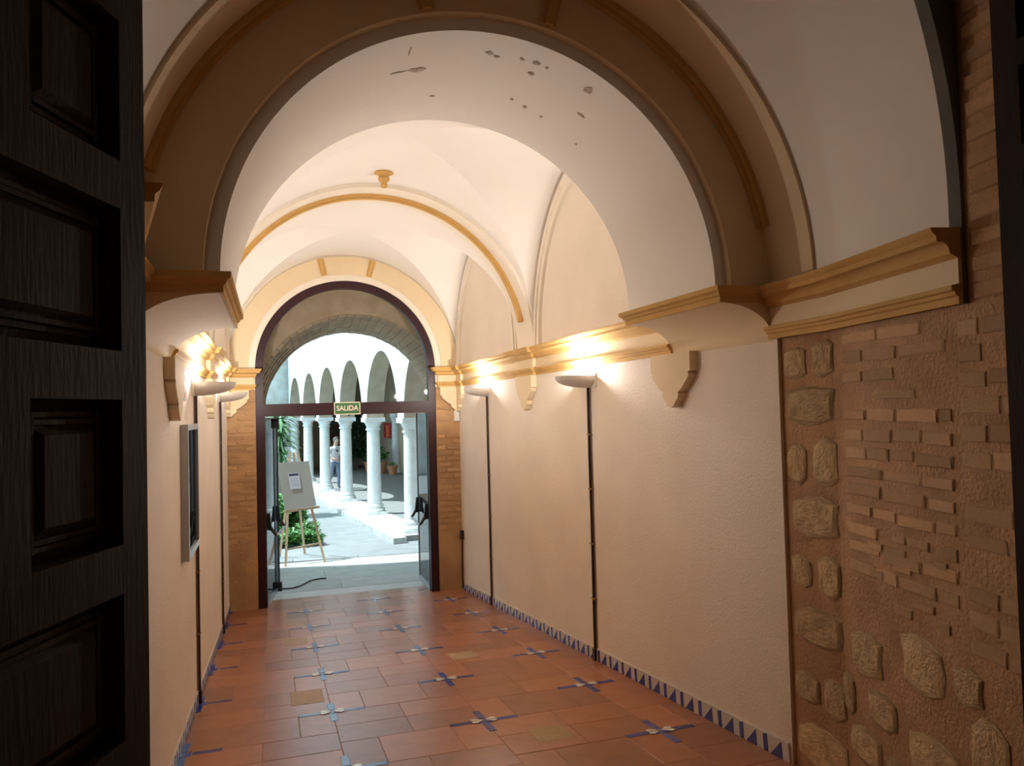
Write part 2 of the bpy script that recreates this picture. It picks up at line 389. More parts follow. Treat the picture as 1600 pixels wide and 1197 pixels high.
# ------------------------------------------------------------------ vaults
def groin(y0, y1, a=1.5975, H=1.615, n=40):
    yc, b = (y0+y1)/2, (y1-y0)/2; mb = MB()
    for sgn in (-1, 1):
        for kind in (0, 1):
            vs = []; fs = []; m = 14
            for i in range(n+1):
                ph = PI*i/n; c = math.cos(ph)
                for j in range(m+1):
                    t = abs(c)+(1-abs(c))*j/m
                    if kind == 0: vs.append((XC+sgn*a*t, yc+b*c, ZS+H*math.sin(ph)))
                    else: vs.append((XC+a*c, yc+sgn*b*t, ZS+H*math.sin(ph)))
            for i in range(n):
                for j in range(m):
                    fs.append((i*(m+1)+j, i*(m+1)+j+1, (i+1)*(m+1)+j+1, (i+1)*(m+1)+j))
            mb.add(vs, fs)
    return mb
def groin_obj(name, y0, y1, label):
    mb = groin(y0, y1); me = bpy.data.meshes.new(name); me.from_pydata(mb.v, [], mb.f); me.materials.append(white)
    for p in me.polygons: p.use_smooth = True
    o = link(name, me); return struct(o, label, 'vault')
groin_obj('ceiling_1', YB-.02, RY0+.02, 'white groin vault between the near arch and the middle rib')
groin_obj('ceiling_2', RY1-.02, YD+.02, 'white groin vault in front of the glass door')
rb = MB(); rb.arch(XC, ZS, 1.572, 1.75, RY0, RY1, n=80)
rib = struct(rb.build('trim_5', creamw, smooth=35), 'cream plaster rib arching over the middle of the corridor', 'rib')
g = MB(); g.arch(XC, ZS, 1.545, 1.575, 7.70, 7.80, math.radians(11), math.radians(169), n=80); g.arch(XC, ZS, 1.528, 1.55, 7.725, 7.775, math.radians(11), math.radians(169), n=80)
g.build('gold_moulding', gold, rib, smooth=35)['label'] = 'ochre gold moulding along the middle rib'
# framed lunettes on the side walls (moulded wall arches)
def lunette(name, xw, face, y0, y1, label):
    yc, b = (y0+y1)/2, (y1-y0)/2; mb = MB()
    fr = lambda v: (xw+face*v[1], yc+v[0], v[2])
    for (i, o, t) in ((.885, .985, .03), (.925, .955, .048)):
        mb.arch(0, ZS, lambda a: (b*i*math.cos(a), 1.615*i*math.sin(a)), lambda a: (b*o*math.cos(a), 1.615*o*math.sin(a)), 0, t, n=48, frame=fr)
    struct(mb.build(name, creamw, smooth=35), label, 'moulding')
lunette('trim_6', XR, -1, YB, RY0, 'moulded cream wall arch framing the nearer right lunette')
lunette('trim_7', XR, -1, RY1, YD, 'moulded cream wall arch framing the farther right lunette')
lunette('trim_8', XL, 1, YB, RY0, 'moulded cream wall arch framing the nearer left lunette')
lunette('trim_9', XL, 1, RY1, YD, 'moulded cream wall arch framing the farther left lunette')
# ceiling boss
bo = empty('ceiling_boss', (1.03, 7.12, 3.835))
tag(bo, 'small gilded boss hanging from the vault crown before the middle rib', 'boss')
MB().lathe([(.0,-.001),(.085,-.002),(.09,-.012),(.07,-.02),(.05,-.03),(.045,-.045)], n=20).build('rose', gold, bo, smooth=40)
MB().lathe([(.045,-.045),(.055,-.06),(.05,-.08),(.03,-.09),(.028,-.115),(.036,-.125),(.03,-.14),(.012,-.15)], n=20).build('pendant', gold, bo, smooth=40)

# vestibule rib and splayed vault over the camera side
struct(MB().arch(XC, ZS, 1.58, 1.80, 3.20, YF+.01, n=80).build('trim_10', cream, smooth=35), 'cream rib of the entrance vault in front of the near arch', 'rib')
vv = MB(); n = 64; vs = []; fs = []
rings = []
for i in range(9):
    t = i/8; rings.append((3.21-(3.21-2.17)*t, 1.60-(1.60-1.40)*t, ZS+.10*t, 1.60+.28*t))
for (y, rx, zc, rz) in rings:
    for k in range(n+1):
        a = PI*k/n; vs.append((XC+rx*math.cos(a), y, zc+rz*math.sin(a)))
for i in range(8):
    for k in range(n): fs.append((i*(n+1)+k, i*(n+1)+k+1, (i+1)*(n+1)+k+1, (i+1)*(n+1)+k))
vv.add(vs, fs)
# short upright strips below the raised springing
for s in (1, -1):
    st = [(XC+s*r[1], r[0], ZS-.02) for r in rings]+[(XC+s*r[1], r[0], r[2]) for r in rings]
    vv.add(st, [(i, i+1, 10+i, 9+i) for i in range(8)])
va = struct(vv.build('ceiling_3', white, smooth=60), 'pale plaster splayed vault over the entrance', 'vault')
y, rx, zc, rz = rings[-1]
e = MB(); e.arch(XC, zc, lambda a: (rx*math.cos(a), rz*math.sin(a)), lambda a: ((rx+.10)*math.cos(a), (rz+.10)*math.sin(a)), y-.004, y+.05, n=64)
for s in (1, -1):
    x0, x1 = sorted((XC+s*(rx), XC+s*(rx+.08))); e.box(x0, x1, y-.004, y+.05, ZB, zc)
e.build('cut_edge', greyend, va, smooth=35)['label'] = 'dark grey cut edge of the plaster vault'

# ------------------------------------------------------------------ exposed masonry of the entrance walls
def masonry_brick(seed):
    r = random.Random(seed); b = MB(); j = lambda a: r.uniform(-a, a)
    def ring(y, ins, a): return [(-.5+ins+j(a), y+j(.08), -.5+ins*2.2+j(a*2)), (0+j(.1), y+j(.08), -.5+ins*2.2+j(a*2)), (.5-ins+j(a), y+j(.08), -.5+ins*2.2+j(a*2)), (.5-ins+j(a), y+j(.08), .5-ins*2.2+j(a*2)), (0+j(.1), y+j(.08), .5-ins*2.2+j(a*2)), (-.5+ins+j(a), y+j(.08), .5-ins*2.2+j(a*2))]
    v = ring(.6, 0, .01)+ring(-.45, .01, .03)+ring(-1, .05, .025)
    b.add(v, [(i+k*6, (i+1)%6+k*6, (i+1)%6+6+k*6, i+6+k*6) for k in range(2) for i in range(6)]+[(12,13,16,17),(13,14,15,16)])
    return b
BRK = [masonry_brick(i).mesh('brick', brickm) for i in range(10)]
def masonry_stone(seed):
    r = random.Random(seed+50); b = MB(); n = 10; v = []
    for k, (ins, y) in enumerate(((1.0, .6), (.98, -.3), (.80, -.85))):
        for i in range(n):
            a = 2*PI*i/n; c, s = math.cos(a), math.sin(a); q = .5*ins/max(abs(c), abs(s))**.95
            q *= 1+r.uniform(-.09, .09) if k else 1
            v.append((c*q, y+r.uniform(-.15, .15), s*q))
    for i in range(5): v.append((r.uniform(-.2,.2) if i else 0, -1+r.uniform(-.2,.2), r.uniform(-.2,.2) if i else 0))
    b.add(v[:31], [(i+k*n, (i+1)%n+k*n, (i+1)%n+n+k*n, i+n+k*n) for k in range(2) for i in range(n)]+[(20+i, 20+(i+1)%n, 30) for i in range(n)])
    return b
STN = [masonry_stone(i).mesh('stone', stonem, smooth=50) for i in range(8)]

wr = struct(MB().prism([(2.63,3.54),(2.63,3.12),(2.38,1.90),(2.60,1.90),(2.60,-1.6),(3.4,-1.6),(3.4,3.54)], -.6, 4.65).build('wall_entrance_right', mortar), 'exposed rubble and brick entrance wall on the right', 'wall')
struct(MB().prism([(-.595,3.54),(-.595,3.12),(-.345,1.90),(-.62,1.90),(-.62,-1.6),(-1.6,-1.6),(-1.6,3.54)], -.6, 4.65).build('wall_entrance_left', mortar), 'entrance wall on the left behind the open dark door', 'wall')
struct(MB().box(-1.6, 3.4, -1.7, -1.5, -.6, 4.65).build('wall_back', mortar), 'wall behind the camera', 'wall')
# stones on the straight part (plane x=2.63): (y, z) corners
rr = random.Random(3)
def put_stone(i, c, size, rz, depth=.013):
    link('stone', STN[i % 8], wr, c, (0, rr.uniform(-.06,.06)*0, rz), (size[0], depth, size[1]))
st1 = [((3.476,1.677),(3.118,1.476)),((3.495,1.368),(3.339,1.168)),((3.287,1.417),(3.11,1.174)),((3.47,1.114),(3.12,.901)),((3.488,.798),(3.333,.628)),((3.285,.824),(3.12,.609)),((3.477,.546),(3.12,.342)),((3.498,.196),(3.307,.038)),((3.27,.225),(3.11,.025)),((3.5,-.06),(3.12,-.28)),((3.491,1.886),(3.319,1.715)),((3.271,1.901),(3.11,1.72))]
for i, (a, b_) in enumerate(st1):
    put_stone(i, (2.63, (a[0]+b_[0])/2, (a[1]+b_[1])/2), (abs(a[0]-b_[0]), abs(a[1]-b_[1])), -PI/2)
P2 = Vector((2.63, 3.12)); D2 = Vector((2.38-2.63, 1.90-3.12)).normalized(); RZ2 = math.atan2(D2.y, D2.x)
def on2(s, z): p = P2+D2*s; return (p.x, p.y, z)
st2 = [(.20,.43,.25,.20),(.61,.51,.27,.24),(.31,.21,.22,.16),(.17,.00,.25,.17),(.66,.14,.32,.2),(.42,-.05,.2,.2),(.98,.30,.2,.26),(.96,-.02,.26,.22),(.88,.52,.16,.14),(.04,.20,.1,.2)]
for i, (s, z, w_, h_) in enumerate(st2): put_stone(i+3, on2(s, z), (w_, h_), RZ2)
def bricks_row(z, s0, s1, h_, lmin, lmax, skip, prot):
    s = s0
    while s < s1-.05:
        l = min(rr.uniform(lmin, lmax), s1-s)
        if rr.random() > skip and l > .05:
            link('brick', rr.choice(BRK), wr, on2(s+l/2, z+rr.uniform(-.006,.006)), (0, rr.uniform(-.012,.012), RZ2), (l-.012, prot*rr.uniform(.5,1.2), h_*rr.uniform(.85,1.15)))
        s += l
z = 1.885
while z > .66:
    bricks_row(z, .08, .86, .050, .16, .34, .10 if z > 1.0 else .25, .0065)
    z -= .0885
z = 1.86
while z > .62:
    bricks_row(z, .90, 1.20, .058, .12, .26, .25, .005)
    z -= .098
for k in range(6): bricks_row(1.0-.06*k, .25, .8, .035, .08, .18, .45, .008)
# thin brick strip continuing above the cornice
z = 1.98
while z < 4.4:
    s = 1.005; l = .21
    link('brick', rr.choice(BRK), wr, on2(s+l/2, z), (0, rr.uniform(-.02,.02), RZ2), (l, .010, .055)); z += .094

# ------------------------------------------------------------------ door wall with brick piers
XD = 1.03; RD = 1.24
dw = MB()
dw.arch(XD, ZS, RD, rect_outer(XD, ZS, -1.0, 3.0, 4.65), YD, 11.55, n=72)
dw.box(XD+RD, 3.0, YD, 11.55, ZB, ZS); dw.box(-1.0, XD-RD, YD, 11.55, ZB, ZS)
dwall = struct(dw.build('wall_door', creamw, smooth=35), 'end wall with arched opening around the glass door', 'wall')
ring = MB().arch(XD, ZS, 1.325, 1.575, YD-.03, YD+.01, n=72)
rgo = ring.build('arch_band', cream, dwall, smooth=35); rgo['label'] = 'cream band around the door arch'
key_bars(dwall, XD, YD-.03, 13.3, 1.335, 1.565, .07, .03)
PBR = [masonry_brick(i+30).mesh('brick', mat('pier_brick', (.56,.35,.185), .95, (.45,.27,.14), 12, bump=.5, bscale=60, rand=.15)) for i in range(5)]
for nm, x0, x1, lab in (('wall_pier_right', XD+RD, XR+.01, 'exposed brown brick pier right of the glass door'), ('wall_pier_left', XL-.01, XD-RD, 'exposed brown brick pier left of the glass door')):
    p = struct(MB().box(x0, x1, YD, 11.55, -1.6, ZB).build(nm, pierm), lab, 'wall')
    zz = 1.88; r0 = 0
    while zz > -.15:
        x = x0+.01 - (.0 if r0 % 2 else .1)
        while x < x1-.03:
            l = min(.22, x1-.006-x); xa = max(x, x0+.006)
            if x+l-xa > .05 and rr.random() > .18:
                link('brick', rr.choice(PBR), p, ((xa+x+l)/2, YD, zz), (0, rr.uniform(-.02,.02), 0), (x+l-xa-.012, .012*rr.uniform(.4,1.2), .052))
            x += .225
        zz -= .082; r0 += 1

# glass door
door = struct(empty('door_1', (XD, 11.05, fz(11.05))), 'maroon framed arched glass door standing open onto the courtyard', 'door')
DO = door.location
def dpart(mb, name, m, parent=door, smooth=None):
    mb.v = [(x-DO.x, y-DO.y, z-DO.z) for x, y, z in mb.v]
    return mb.build(name, m, parent, smooth)
zf = fz(10.98)
JX0, JX1 = XD-RD, XD+RD
dpart(MB().box(JX0, JX0+.115, 10.985, 11.10, zf, 1.66), 'jamb', maroon)
dpart(MB().box(JX1-.115, JX1, 10.985, 11.10, zf, 1.66), 'jamb', maroon)
dpart(MB().box(JX0-.0, JX1, 10.975, 11.11, 1.575, 1.745), 'transom', maroon)
dpart(MB().box(JX0, JX0+.10, 10.985, 11.10, 1.745, ZS), 'side_post', maroon); dpart(MB().box(JX1-.10, JX1, 10.985, 11.10, 1.745, ZS), 'side_post', maroon)
dpart(MB().arch(XD, ZS, RD-.105, RD, 10.985, 11.10, n=72), 'arched_frame', maroon, smooth=35)
tp = MB(); pts = [(XD+(RD-.10)*math.cos(PI*i/40), ZS+(RD-.10)*math.sin(PI*i/40)) for i in range(41)]+[(XD-RD+.10, 1.745), (XD+RD-.10, 1.745)]
m_ = len(pts); tp.add([(x,11.04,z) for x,z in pts]+[(x,11.05,z) for x,z in pts], [tuple(range(m_)), tuple(range(m_,2*m_))[::-1]]+[(i,(i+1)%m_,m_+(i+1)%m_,m_+i) for i in range(m_)])
dpart(tp, 'fanlight_pane', pane_glass)
for x in (1.02, 1.20): dpart(MB().box(x, x+.03, 10.99, 11.02, 1.555, 1.58), 'door_stop', black)
def leaf(hx, fx, fy, s):
    """open glass leaf from hinge (hx,11.08) to free edge (fx,fy); s=+1 left leaf (devices on its right side)"""
    h = Vector((hx, 11.10)); f = Vector((fx, fy)); L_ = (f-h).length; rz = math.atan2(f.y-h.y, f.x-h.x)
    lf = MB(); zb = -1.03
    lf.box(0, L_, -.006, .006, zb+.02, 1.56)
    o = lf.build('leaf', leaf_glass, door); o['label'] = 'clear glass door leaf swung outward'
    o.location = (h.x-DO.x, h.y-DO.y, -DO.z); o.rotation_euler = (0,0,rz)
    sd = -s
    MB().box(-.02, .025, -.02, .02, zb+.01, 1.565).build('hinge_stile', maroon, o)
    MB().box(L_-.03, L_, -.018, .018, zb+.01, 1.565).build('free_stile', steel, o)
    MB().box(0, L_, -.018, .018, zb+.005, zb+.05).build('bottom_rail', steel, o)
    def bx(x0,x1,y0,y1,z0,z1,nm,m): MB().box(x0,x1,min(y0*sd,y1*sd),max(y0*sd,y1*sd),z0,z1).build(nm,m,o)
    for x0 in (.07, L_-.12):
        b = MB(); y = lambda a: a*sd
        b.add([(x0,y(.01),.02),(x0+.07,y(.01),.02),(x0+.07,y(.075),.0),(x0,y(.075),.0),(x0,y(.01),.24),(x0+.07,y(.01),.24),(x0+.07,y(.05),.24),(x0,y(.05),.24)],
              [(0,1,2,3),(4,5,6,7),(0,1,5,4),(1,2,6,5),(2,3,7,6),(3,0,4,7)]); b.build('bar_bracket', black, o)
        MB().tube([(x0+.035,y(.05),.05),(x0+.035,y(.10),-.03),(x0+.035,y(.13),-.07)], [.022,.02,.016], 8).build('bar_arm', black, o)
    MB().tube([(.105,.13*sd,-.07),(L_-.085,.13*sd,-.07)], .016, 10).build('push_bar', mat('push_bar_metal',(.45,.40,.42),.35,metal=.4), o)
    if s > 0:
        MB().tube([(L_-.06,.03*sd,zb+.10),(L_-.06,.03*sd,1.53)], .013, 10).build('vertical_rod', black, o)
        bx(L_-.10, L_-.02, .0, .07, zb+.005, zb+.14, 'floor_bolt_box', black); bx(L_-.09, L_-.03, .0, .06, 1.40, 1.54, 'top_bolt_box', black)
leaf(JX0+.10, .045, 12.13, 1)
leaf(JX1-.10, 2.20, 12.15, -1)

# exit sign
sg = empty('exit_sign', (1.008, 10.97, 1.663)); tag(sg, 'green exit sign with cream letters on the door transom', 'sign')
MB().box(-.18,.18,-.012,.004,-.088,.088).build('border', signc, sg); MB().box(-.168,.168,-.016,-.010,-.074,.074).build('panel', signg, sg)
cu = bpy.data.curves.new('letters','FONT'); cu.body = 'SALIDA'; cu.size = .105; cu.align_x = 'CENTER'; cu.align_y = 'CENTER'; cu.extrude = .001; cu.offset = .0022
tmp = bpy.data.objects.new('tmp_text', cu); COL.objects.link(tmp); bpy.context.view_layer.update()
tm = bpy.data.meshes.new_from_object(tmp.evaluated_get(bpy.context.evaluated_depsgraph_get())); bpy.data.objects.remove(tmp)
tm.materials.clear(); tm.materials.append(signc)
xs = [v.co.x for v in tm.vertices]; ww = max(xs)-min(xs)
link('letters', tm, sg, (0,-.0175,0), (PI/2,0,0), (.30/ww, .95, 1))

# ------------------------------------------------------------------ sconces and their conduits
def sconce(x, y, face, label):
    r = empty('wall_sconce', (x, y, 1.865)); tag(r, label, 'lamp', 'uplighter sconces on the corridor walls')
    d, wd, h = .30, .165, .105; b = MB(); vs = []; fs = []; n, m = 20, 8
    for sc_, off in ((1.0, 0), (.94, .004)):
        for j in range(m+1):
            t = j/m*PI/2
            for i in range(n+1):
                a = -PI/2+PI*i/n
                vs.append((face*(.012+d*sc_*math.cos(t)*math.cos(a)), wd*sc_*math.cos(t)*math.sin(a), -h*sc_*math.sin(t)**.8))
    N_ = (m+1)*(n+1)
    for q in (0, N_):
        for j in range(m):
            for i in range(n): fs.append((q+j*(n+1)+i, q+j*(n+1)+i+1, q+(j+1)*(n+1)+i+1, q+(j+1)*(n+1)+i))
    for i in range(n): fs.append((i, i+1, N_+i+1, N_+i))
    b.add(vs, fs); b.build('shade', lampw, r, smooth=50)
    x0, x1 = sorted((0, face*.016)); bpl = MB().box(x0, x1, -.165, .165, -.105, .02).build('back_plate', lampw, r)
    MB().tube([(face*.12,-.055,-.012),(face*.12,.055,-.012)], .007, 8).build('halogen_tube', mat('halogen_glow',(1,.9,.7),.5,emit=((1,.85,.6),60)), bpl)
    x0, x1 = sorted((face*.095, face*.145)); MB().box(x0, x1, -.075,-.058,-.06,.0).build('tube_holder', lampw, bpl); MB().box(x0, x1, .058,.075,-.06,.0).build('tube_holder', lampw, bpl)
    l = bpy.data.lights.new('sconce_light', 'POINT'); l.energy = LAMP_W; l.color = LAMP_COL; l.shadow_soft_size = .035
    lo = bpy.data.objects.new('sconce_light', l); COL.objects.link(lo); lo.parent = r; lo.location = (face*.13, 0, .05)
    return r
def conduit(x, y, face, label, ztop=1.77):
    r = empty('cable_conduit', (x, y, fz(y))); tag(r, label, 'conduit', 'dark cable conduits below the sconces'); H = ztop-fz(y)
    pts = [(face*.014, .004*math.sin(i*1.3), H*i/8) for i in range(9)]; tb = MB().tube(pts, .013, 8).build('tube', brown_tube, r, smooth=50)
    MB().tube([(face*.008, -.026+.003*math.sin(i*2.1), .03+(H-.03)*i/8) for i in range(9)], .005, 6).build('thin_cable', mat('brown_cable',(.20,.12,.09),.6), r)
    x0, x1 = sorted((0, face*.034)); MB().box(x0, x1, -.025, .02, .0, .10).build('foot', brown_tube, r)
    for k in range(1, 5):
        zz = H*k/5+.05; MB().box(min(0,face*.03), max(0,face*.03), -.036, .02, zz, zz+.012).build('clip', brass, tb)
for (x, f, y, a) in ((XR, -1, 6.11, 'nearer white sconce on the right wall'), (XR, -1, 9.37, 'farther white sconce on the right wall'), (XL, 1, 6.40, 'nearer white sconce on the left wall'), (XL, 1, 9.37, 'farther white sconce on the left wall')):
    sconce(x, y, f, 'boat-shaped uplighter, '+a)
    conduit(x, y, f, 'dark vertical cable conduit below the '+a)

# ------------------------------------------------------------------ small things on the walls
nc = empty('notice_case', (XL, 5.80, 1.105)); tag(nc, 'grey metal framed notice case on the left wall', 'notice board')
for y0, y1, z0, z1 in ((-.37,-.33,-.445,.445),(.33,.37,-.445,.445),(-.33,.33,.405,.445),(-.33,.33,-.445,-.405)): MB().box(0,.05,y0,y1,z0,z1).build('frame_bar', steel, nc)
MB().box(.0,.012,-.33,.33,-.405,.405).build('back_panel', panel_stripes, nc)
for y in (-.11,.11): MB().box(.012,.03,y-.012,y+.012,-.405,.405).build('mullion', mat('dark_mullion',(.06,.05,.05),.5), nc)
for k, y in enumerate((-.22, 0, .22)): MB().box(.012,.016,y-.07,y+.07,-.2+.05*k,.3).build('notice_sheet', [redm, paper, boardm][k], nc)
MB().box(.034,.038,-.33,.33,-.405,.405).build('pane', pane_glass, nc)
ws = empty('wall_sign', (XL, 5.76, 1.835)); tag(ws, 'small white and red safety sign high on the left wall', 'sign')
MB().box(0,.006,-.085,.085,-.115,.115).build('plate', whiteg, ws); MB().box(.006,.0075,-.072,.072,-.10,.055).build('red_field', redm, ws)
MB().box(.0075,.0085,-.02,.02,-.075,.0).build('white_symbol', whiteg, ws); MB().box(.0075,.0085,-.008,.025,.0,.02).build('white_symbol', whiteg, ws)
bx_ = empty('junction_box', (2.565, YD, 1.515)); tag(bx_, 'small white box on the brick pier right of the glass door', 'box')
MB().box(-.035,.035,-.045,.0,-.075,.075).build('housing', lampw, bx_); MB().box(-.028,.028,-.049,-.045,-.066,.066).build('cover', mat('box_cover',(.66,.63,.57),.5), bx_)
sw = empty('wall_socket', (XR, 10.86, -.20)); tag(sw, 'black socket low on the right wall beside the brick pier', 'socket')
MB().box(-.045,0,-.045,.045,-.06,.06).build('housing', black, sw); MB().tube([(-.02,0,-.05),(-.022,.01,-.4),(-.02,.02,-.76)], .012, 8).build('cable', brown_tube, sw)

# ------------------------------------------------------------------ near wooden door leaves
def panel_door(name, free, hinge_dir, length, side, label, z0, z1):
    """free: XY of the free edge face; hinge_dir: unit XY towards the hinge; panelled face on `side` (left normal * side)"""
    d = Vector(hinge_dir).normalized(); rz = math.atan2(d.y, d.x)
    r = empty(name, (free[0], free[1], 0), rz); struct(r, label, 'door')
    T = .07; sd = side
    def bx(x0,x1,y0,y1,a,b,nm,par=r): 
        ya, yb = sorted((-sd*y0, -sd*y1)); return MB().box(x0,x1,ya,yb,a,b).build(nm, woodd, par)
    bx(.0, length, .045, T, z0, z1, 'back_board')
    bx(0, .083, 0, .045, z0, z1, 'stile'); bx(length-.1, length, 0, .045, z0, z1, 'stile')
    P = .345; base = 1.031-P*3; rows = []
    zz = base
    edges = [z0]
    k = 0
    while zz < z1-.2:
        a, b = max(zz, z0+.06), min(zz+.258, z1-.08)
        bx(.083, length-.1, 0, .045, edges[-1], a, 'rail'); edges.append(b)
        cuts = [(.083, .325), (.395, length-.1)] if k % 2 == 0 else [(.083, .56), (.63, length-.1)]
        for i in range(len(cuts)-1): bx(cuts[i][1], cuts[i+1][0], 0, .045, a, b, 'muntin')
        for c0, c1 in cuts:
            if c1-c0 < .1: continue
            m = .045; p = MB(); yv = lambda t: -sd*t
            p.add([(c0,yv(.044),a),(c1,yv(.044),a),(c1,yv(.044),b),(c0,yv(.044),b),(c0+m,yv(.03),a+m),(c1-m,yv(.03),a+m),(c1-m,yv(.03),b-m),(c0+m,yv(.03),b-m),(c0+m+.012,yv(.018),a+m+.012),(c1-m-.012,yv(.018),a+m+.012),(c1-m-.012,yv(.018),b-m-.012),(c0+m+.012,yv(.018),b-m-.012)],
                  [(0,1,5,4),(1,2,6,5),(2,3,7,6),(3,0,4,7),(4,5,9,8),(5,6,10,9),(6,7,11,10),(7,4,8,11),(8,9,10,11)])
            po = p.build('panel', woodd, r)
            q = MB()
            for t_, e_ in ((.030, .0), (.024, .012)):
                for x0,x1,za,zb in ((c0+m*.45+e_, c0+m*.45+e_+.008, a+m*.45, b-m*.45),(c1-m*.45-e_-.008, c1-m*.45-e_, a+m*.45, b-m*.45),(c0+m*.45, c1-m*.45, a+m*.45+e_, a+m*.45+e_+.008),(c0+m*.45, c1-m*.45, b-m*.45-e_-.008, b-m*.45-e_)):
                    ya, yb = sorted((-sd*t_, -sd*.044)); q.box(x0,x1,ya,yb,za,zb)
            q.build('panel_moulding', woodd, po)
        zz += P; k += 1
    bx(.083, length-.1, 0, .045, edges[-1], z1, 'rail')
    return r
panel_door('door_2', (-.227, 1.60), (-.347, -.938), .95, 1, 'dark panelled wooden door leaf standing open at the left', fz(1.6)+.02, 3.3)
panel_door('door_3', (2.318, 1.93), (.11, -.994), .95, -1, 'dark wooden door leaf seen edge-on at the right border', fz(1.9)+.02, 3.3)

# ================================================================== outside: porch, courtyard, arcade
ZG, ZP = -1.09, -.98
struct(MB().box(-14, 12, 12.12, 48, ZG-.3, ZG).build('floor_courtyard', pavel), 'pale sunlit courtyard paving', 'ground')
th = struct(MB().box(-.6, 3.0, 11.72, 12.12, ZG-.3, ZG+.012).build('threshold', mat('threshold_stone',(.60,.58,.56),.6,(.52,.50,.48),5)), 'pale stone threshold outside the glass door', 'threshold')
pf = struct(MB().box(-3.2, 5.5, 12.12, 14.55, ZG-.1, ZG+.002).build('floor_porch', grout), 'grey stone slab floor of the porch', 'floor')
ry = 12.13
for i, d in enumerate((.62, .86, .90)):
    x = -3.1+.5*(i % 2)
    while x < 5.4:
        l = random.choice((1.1, 1.5, 1.9))
        link('paving_slab', tile_mesh(l, d, pave, .02), pf, (x+l/2, ry+d/2, ZG+.014), (0,0,0)); x += l
    ry += d+.005
cb = struct(empty('curb_courtyard', (1, 14.72, ZG)), 'pale stone border between porch slabs and courtyard', 'curb')
cme = MB().box(-.58,.58,-.17,.17,-.05,.022).mesh('curb_stone', pavel)
for k in range(7): link('curb_stone', cme, cb, (-3.6+1.17*k, (3-k)*.06*1.0, 0), (0,0,math.radians(-3)))

# porch: brick barrel and its outer arch, slightly skewed to the corridor
PX, PZ, PR = 1.33, 1.60, 1.43
pc, ps = math.cos(math.radians(-5)), math.sin(math.radians(-5))
def pfr(v):
    x, y, z_ = v; t = (y-11.55)/(14.05-11.55); sh = (x-PX)*ps*max(0, min(1, t)); return (x-(1-t)*.14, y+sh, z_)
pw = MB()
pw.arch(PX, PZ, PR+.03, rect_outer(PX, PZ, -3.2, 5.6, 5.6), 11.5, 14.05, n=64, frame=pfr)
pw.box(-3.2, PX-PR-.18, 11.5, 11.58, -1.4, PZ)
for x0, x1, dy in ((PX-PR-.5, PX-PR-.03, .13), (PX+PR+.03, PX+PR+.6, -.13)): pw.box(x0, x1, 13.45+dy, 14.05+dy, -1.4, PZ)
pw.box(-3.2, XL, 11.0, 11.55, -1.4, 4.6); pw.box(XR, 5.6, 11.0, 11.55, -1.4, 4.6)
pwo = struct(pw.build('wall_porch', galbrick, smooth=30), 'brown brick porch vault outside the glass door', 'wall')
vb = MB(); w_ = .118
vb.add([(-w_/2,0,0),(w_/2,0,0),(w_/2,.49,0),(-w_/2,.49,0),(-w_/2,0,.04),(w_/2,0,.04),(w_/2,.49,.04),(-w_/2,.49,.04)],[(0,3,2,1),(0,1,5,4),(1,2,6,5),(2,3,7,6),(3,0,4,7)])
vbm = vb.mesh('vault_brick', galbrick)
NB = 36
for rg in range(5):
    yv = 11.56+.5*rg; t = (yv+.25-11.55)/2.5
    for i in range(NB):
        a = PI*(i+.5)/NB; rj = PR+random.uniform(0,.008)
        x = PX+rj*math.cos(a)-(1-t)*.14; zc = PZ+rj*math.sin(a); sh = (x-PX)*ps*t
        link('vault_brick', vbm, pwo, (x, yv+sh, zc), (0, PI/2-a, 0))

# arcade frame: u along the arcade (away), v to the right (into the gallery)
A0 = Vector((2.84, 16.4)); AU = Vector((-.118, .993)).normalized(); AV = Vector((AU.y, -AU.x)); ARZ = math.atan2(AU.y, AU.x)-PI/2
def aw_(u, v): p = A0+AU*u+AV*v; return p
def afr(q): p = aw_(q[0], q[1]); return (p.x, p.y, q[2])
SP = 3.32; RX, RZ_ = 1.42, 1.57; ZC = 1.46
ar = MB()
for k in range(-1, 5):
    uc = SP*(k+.5)
    ar.arch(uc, ZC, lambda a: (RX*math.cos(a), RZ_*math.sin(a)), rect_outer(uc, ZC, uc-SP/2, uc+SP/2, 6.4), -.22, .22, n=40, frame=afr, mi_in=1)
arco = struct(ar.build('wall_arcade', [arcw, mat('tan_brick_soffit',(.54,.43,.32),.95,(.43,.335,.245),3,bump=.4,bscale=14)], smooth=30), 'white limewashed arcade wall with round arches in the courtyard', 'wall')
# gallery: raised floor, curb stones, back wall, end walls, roof
def quadbox(mb, u0, u1, v0, v1, z0, z1, mi=0):
    c = [aw_(u0,v0), aw_(u0,v1), aw_(u1,v1), aw_(u1,v0)]; return mb.prism([(p.x, p.y) for p in c], z0, z1, mi)
gf = struct(quadbox(MB(), -.45, 22.0, -.42, 4.3, ZG-.05, ZP).build('floor_gallery', mat('gallery_paving',(.27,.27,.26),.8,(.22,.22,.21),4,bump=.15)), 'shaded grey stone floor of the courtyard gallery', 'floor')
csm = MB(); csm.box(-.14,.14,-.44,.44,0,ZP-ZG+.008); csmm = csm.mesh('curb_stone', mat('worn_curb',(.55,.55,.52),.85,(.40,.40,.38),9,bump=.4,rand=.12))
for k in range(24):
    p = aw_(-.2+.9*k, -.47); link('curb_stone', csmm, gf, (p.x, p.y, ZG), (0,0,ARZ+random.uniform(-.01,.01)))
plm = mat('pale_plinth',(.66,.67,.66),.85,(.58,.59,.58),4)
quadbox(MB(), -.44, 21.9, -.34, .34, ZP-.01, ZP+.012).build('plinth_band', plm, gf)
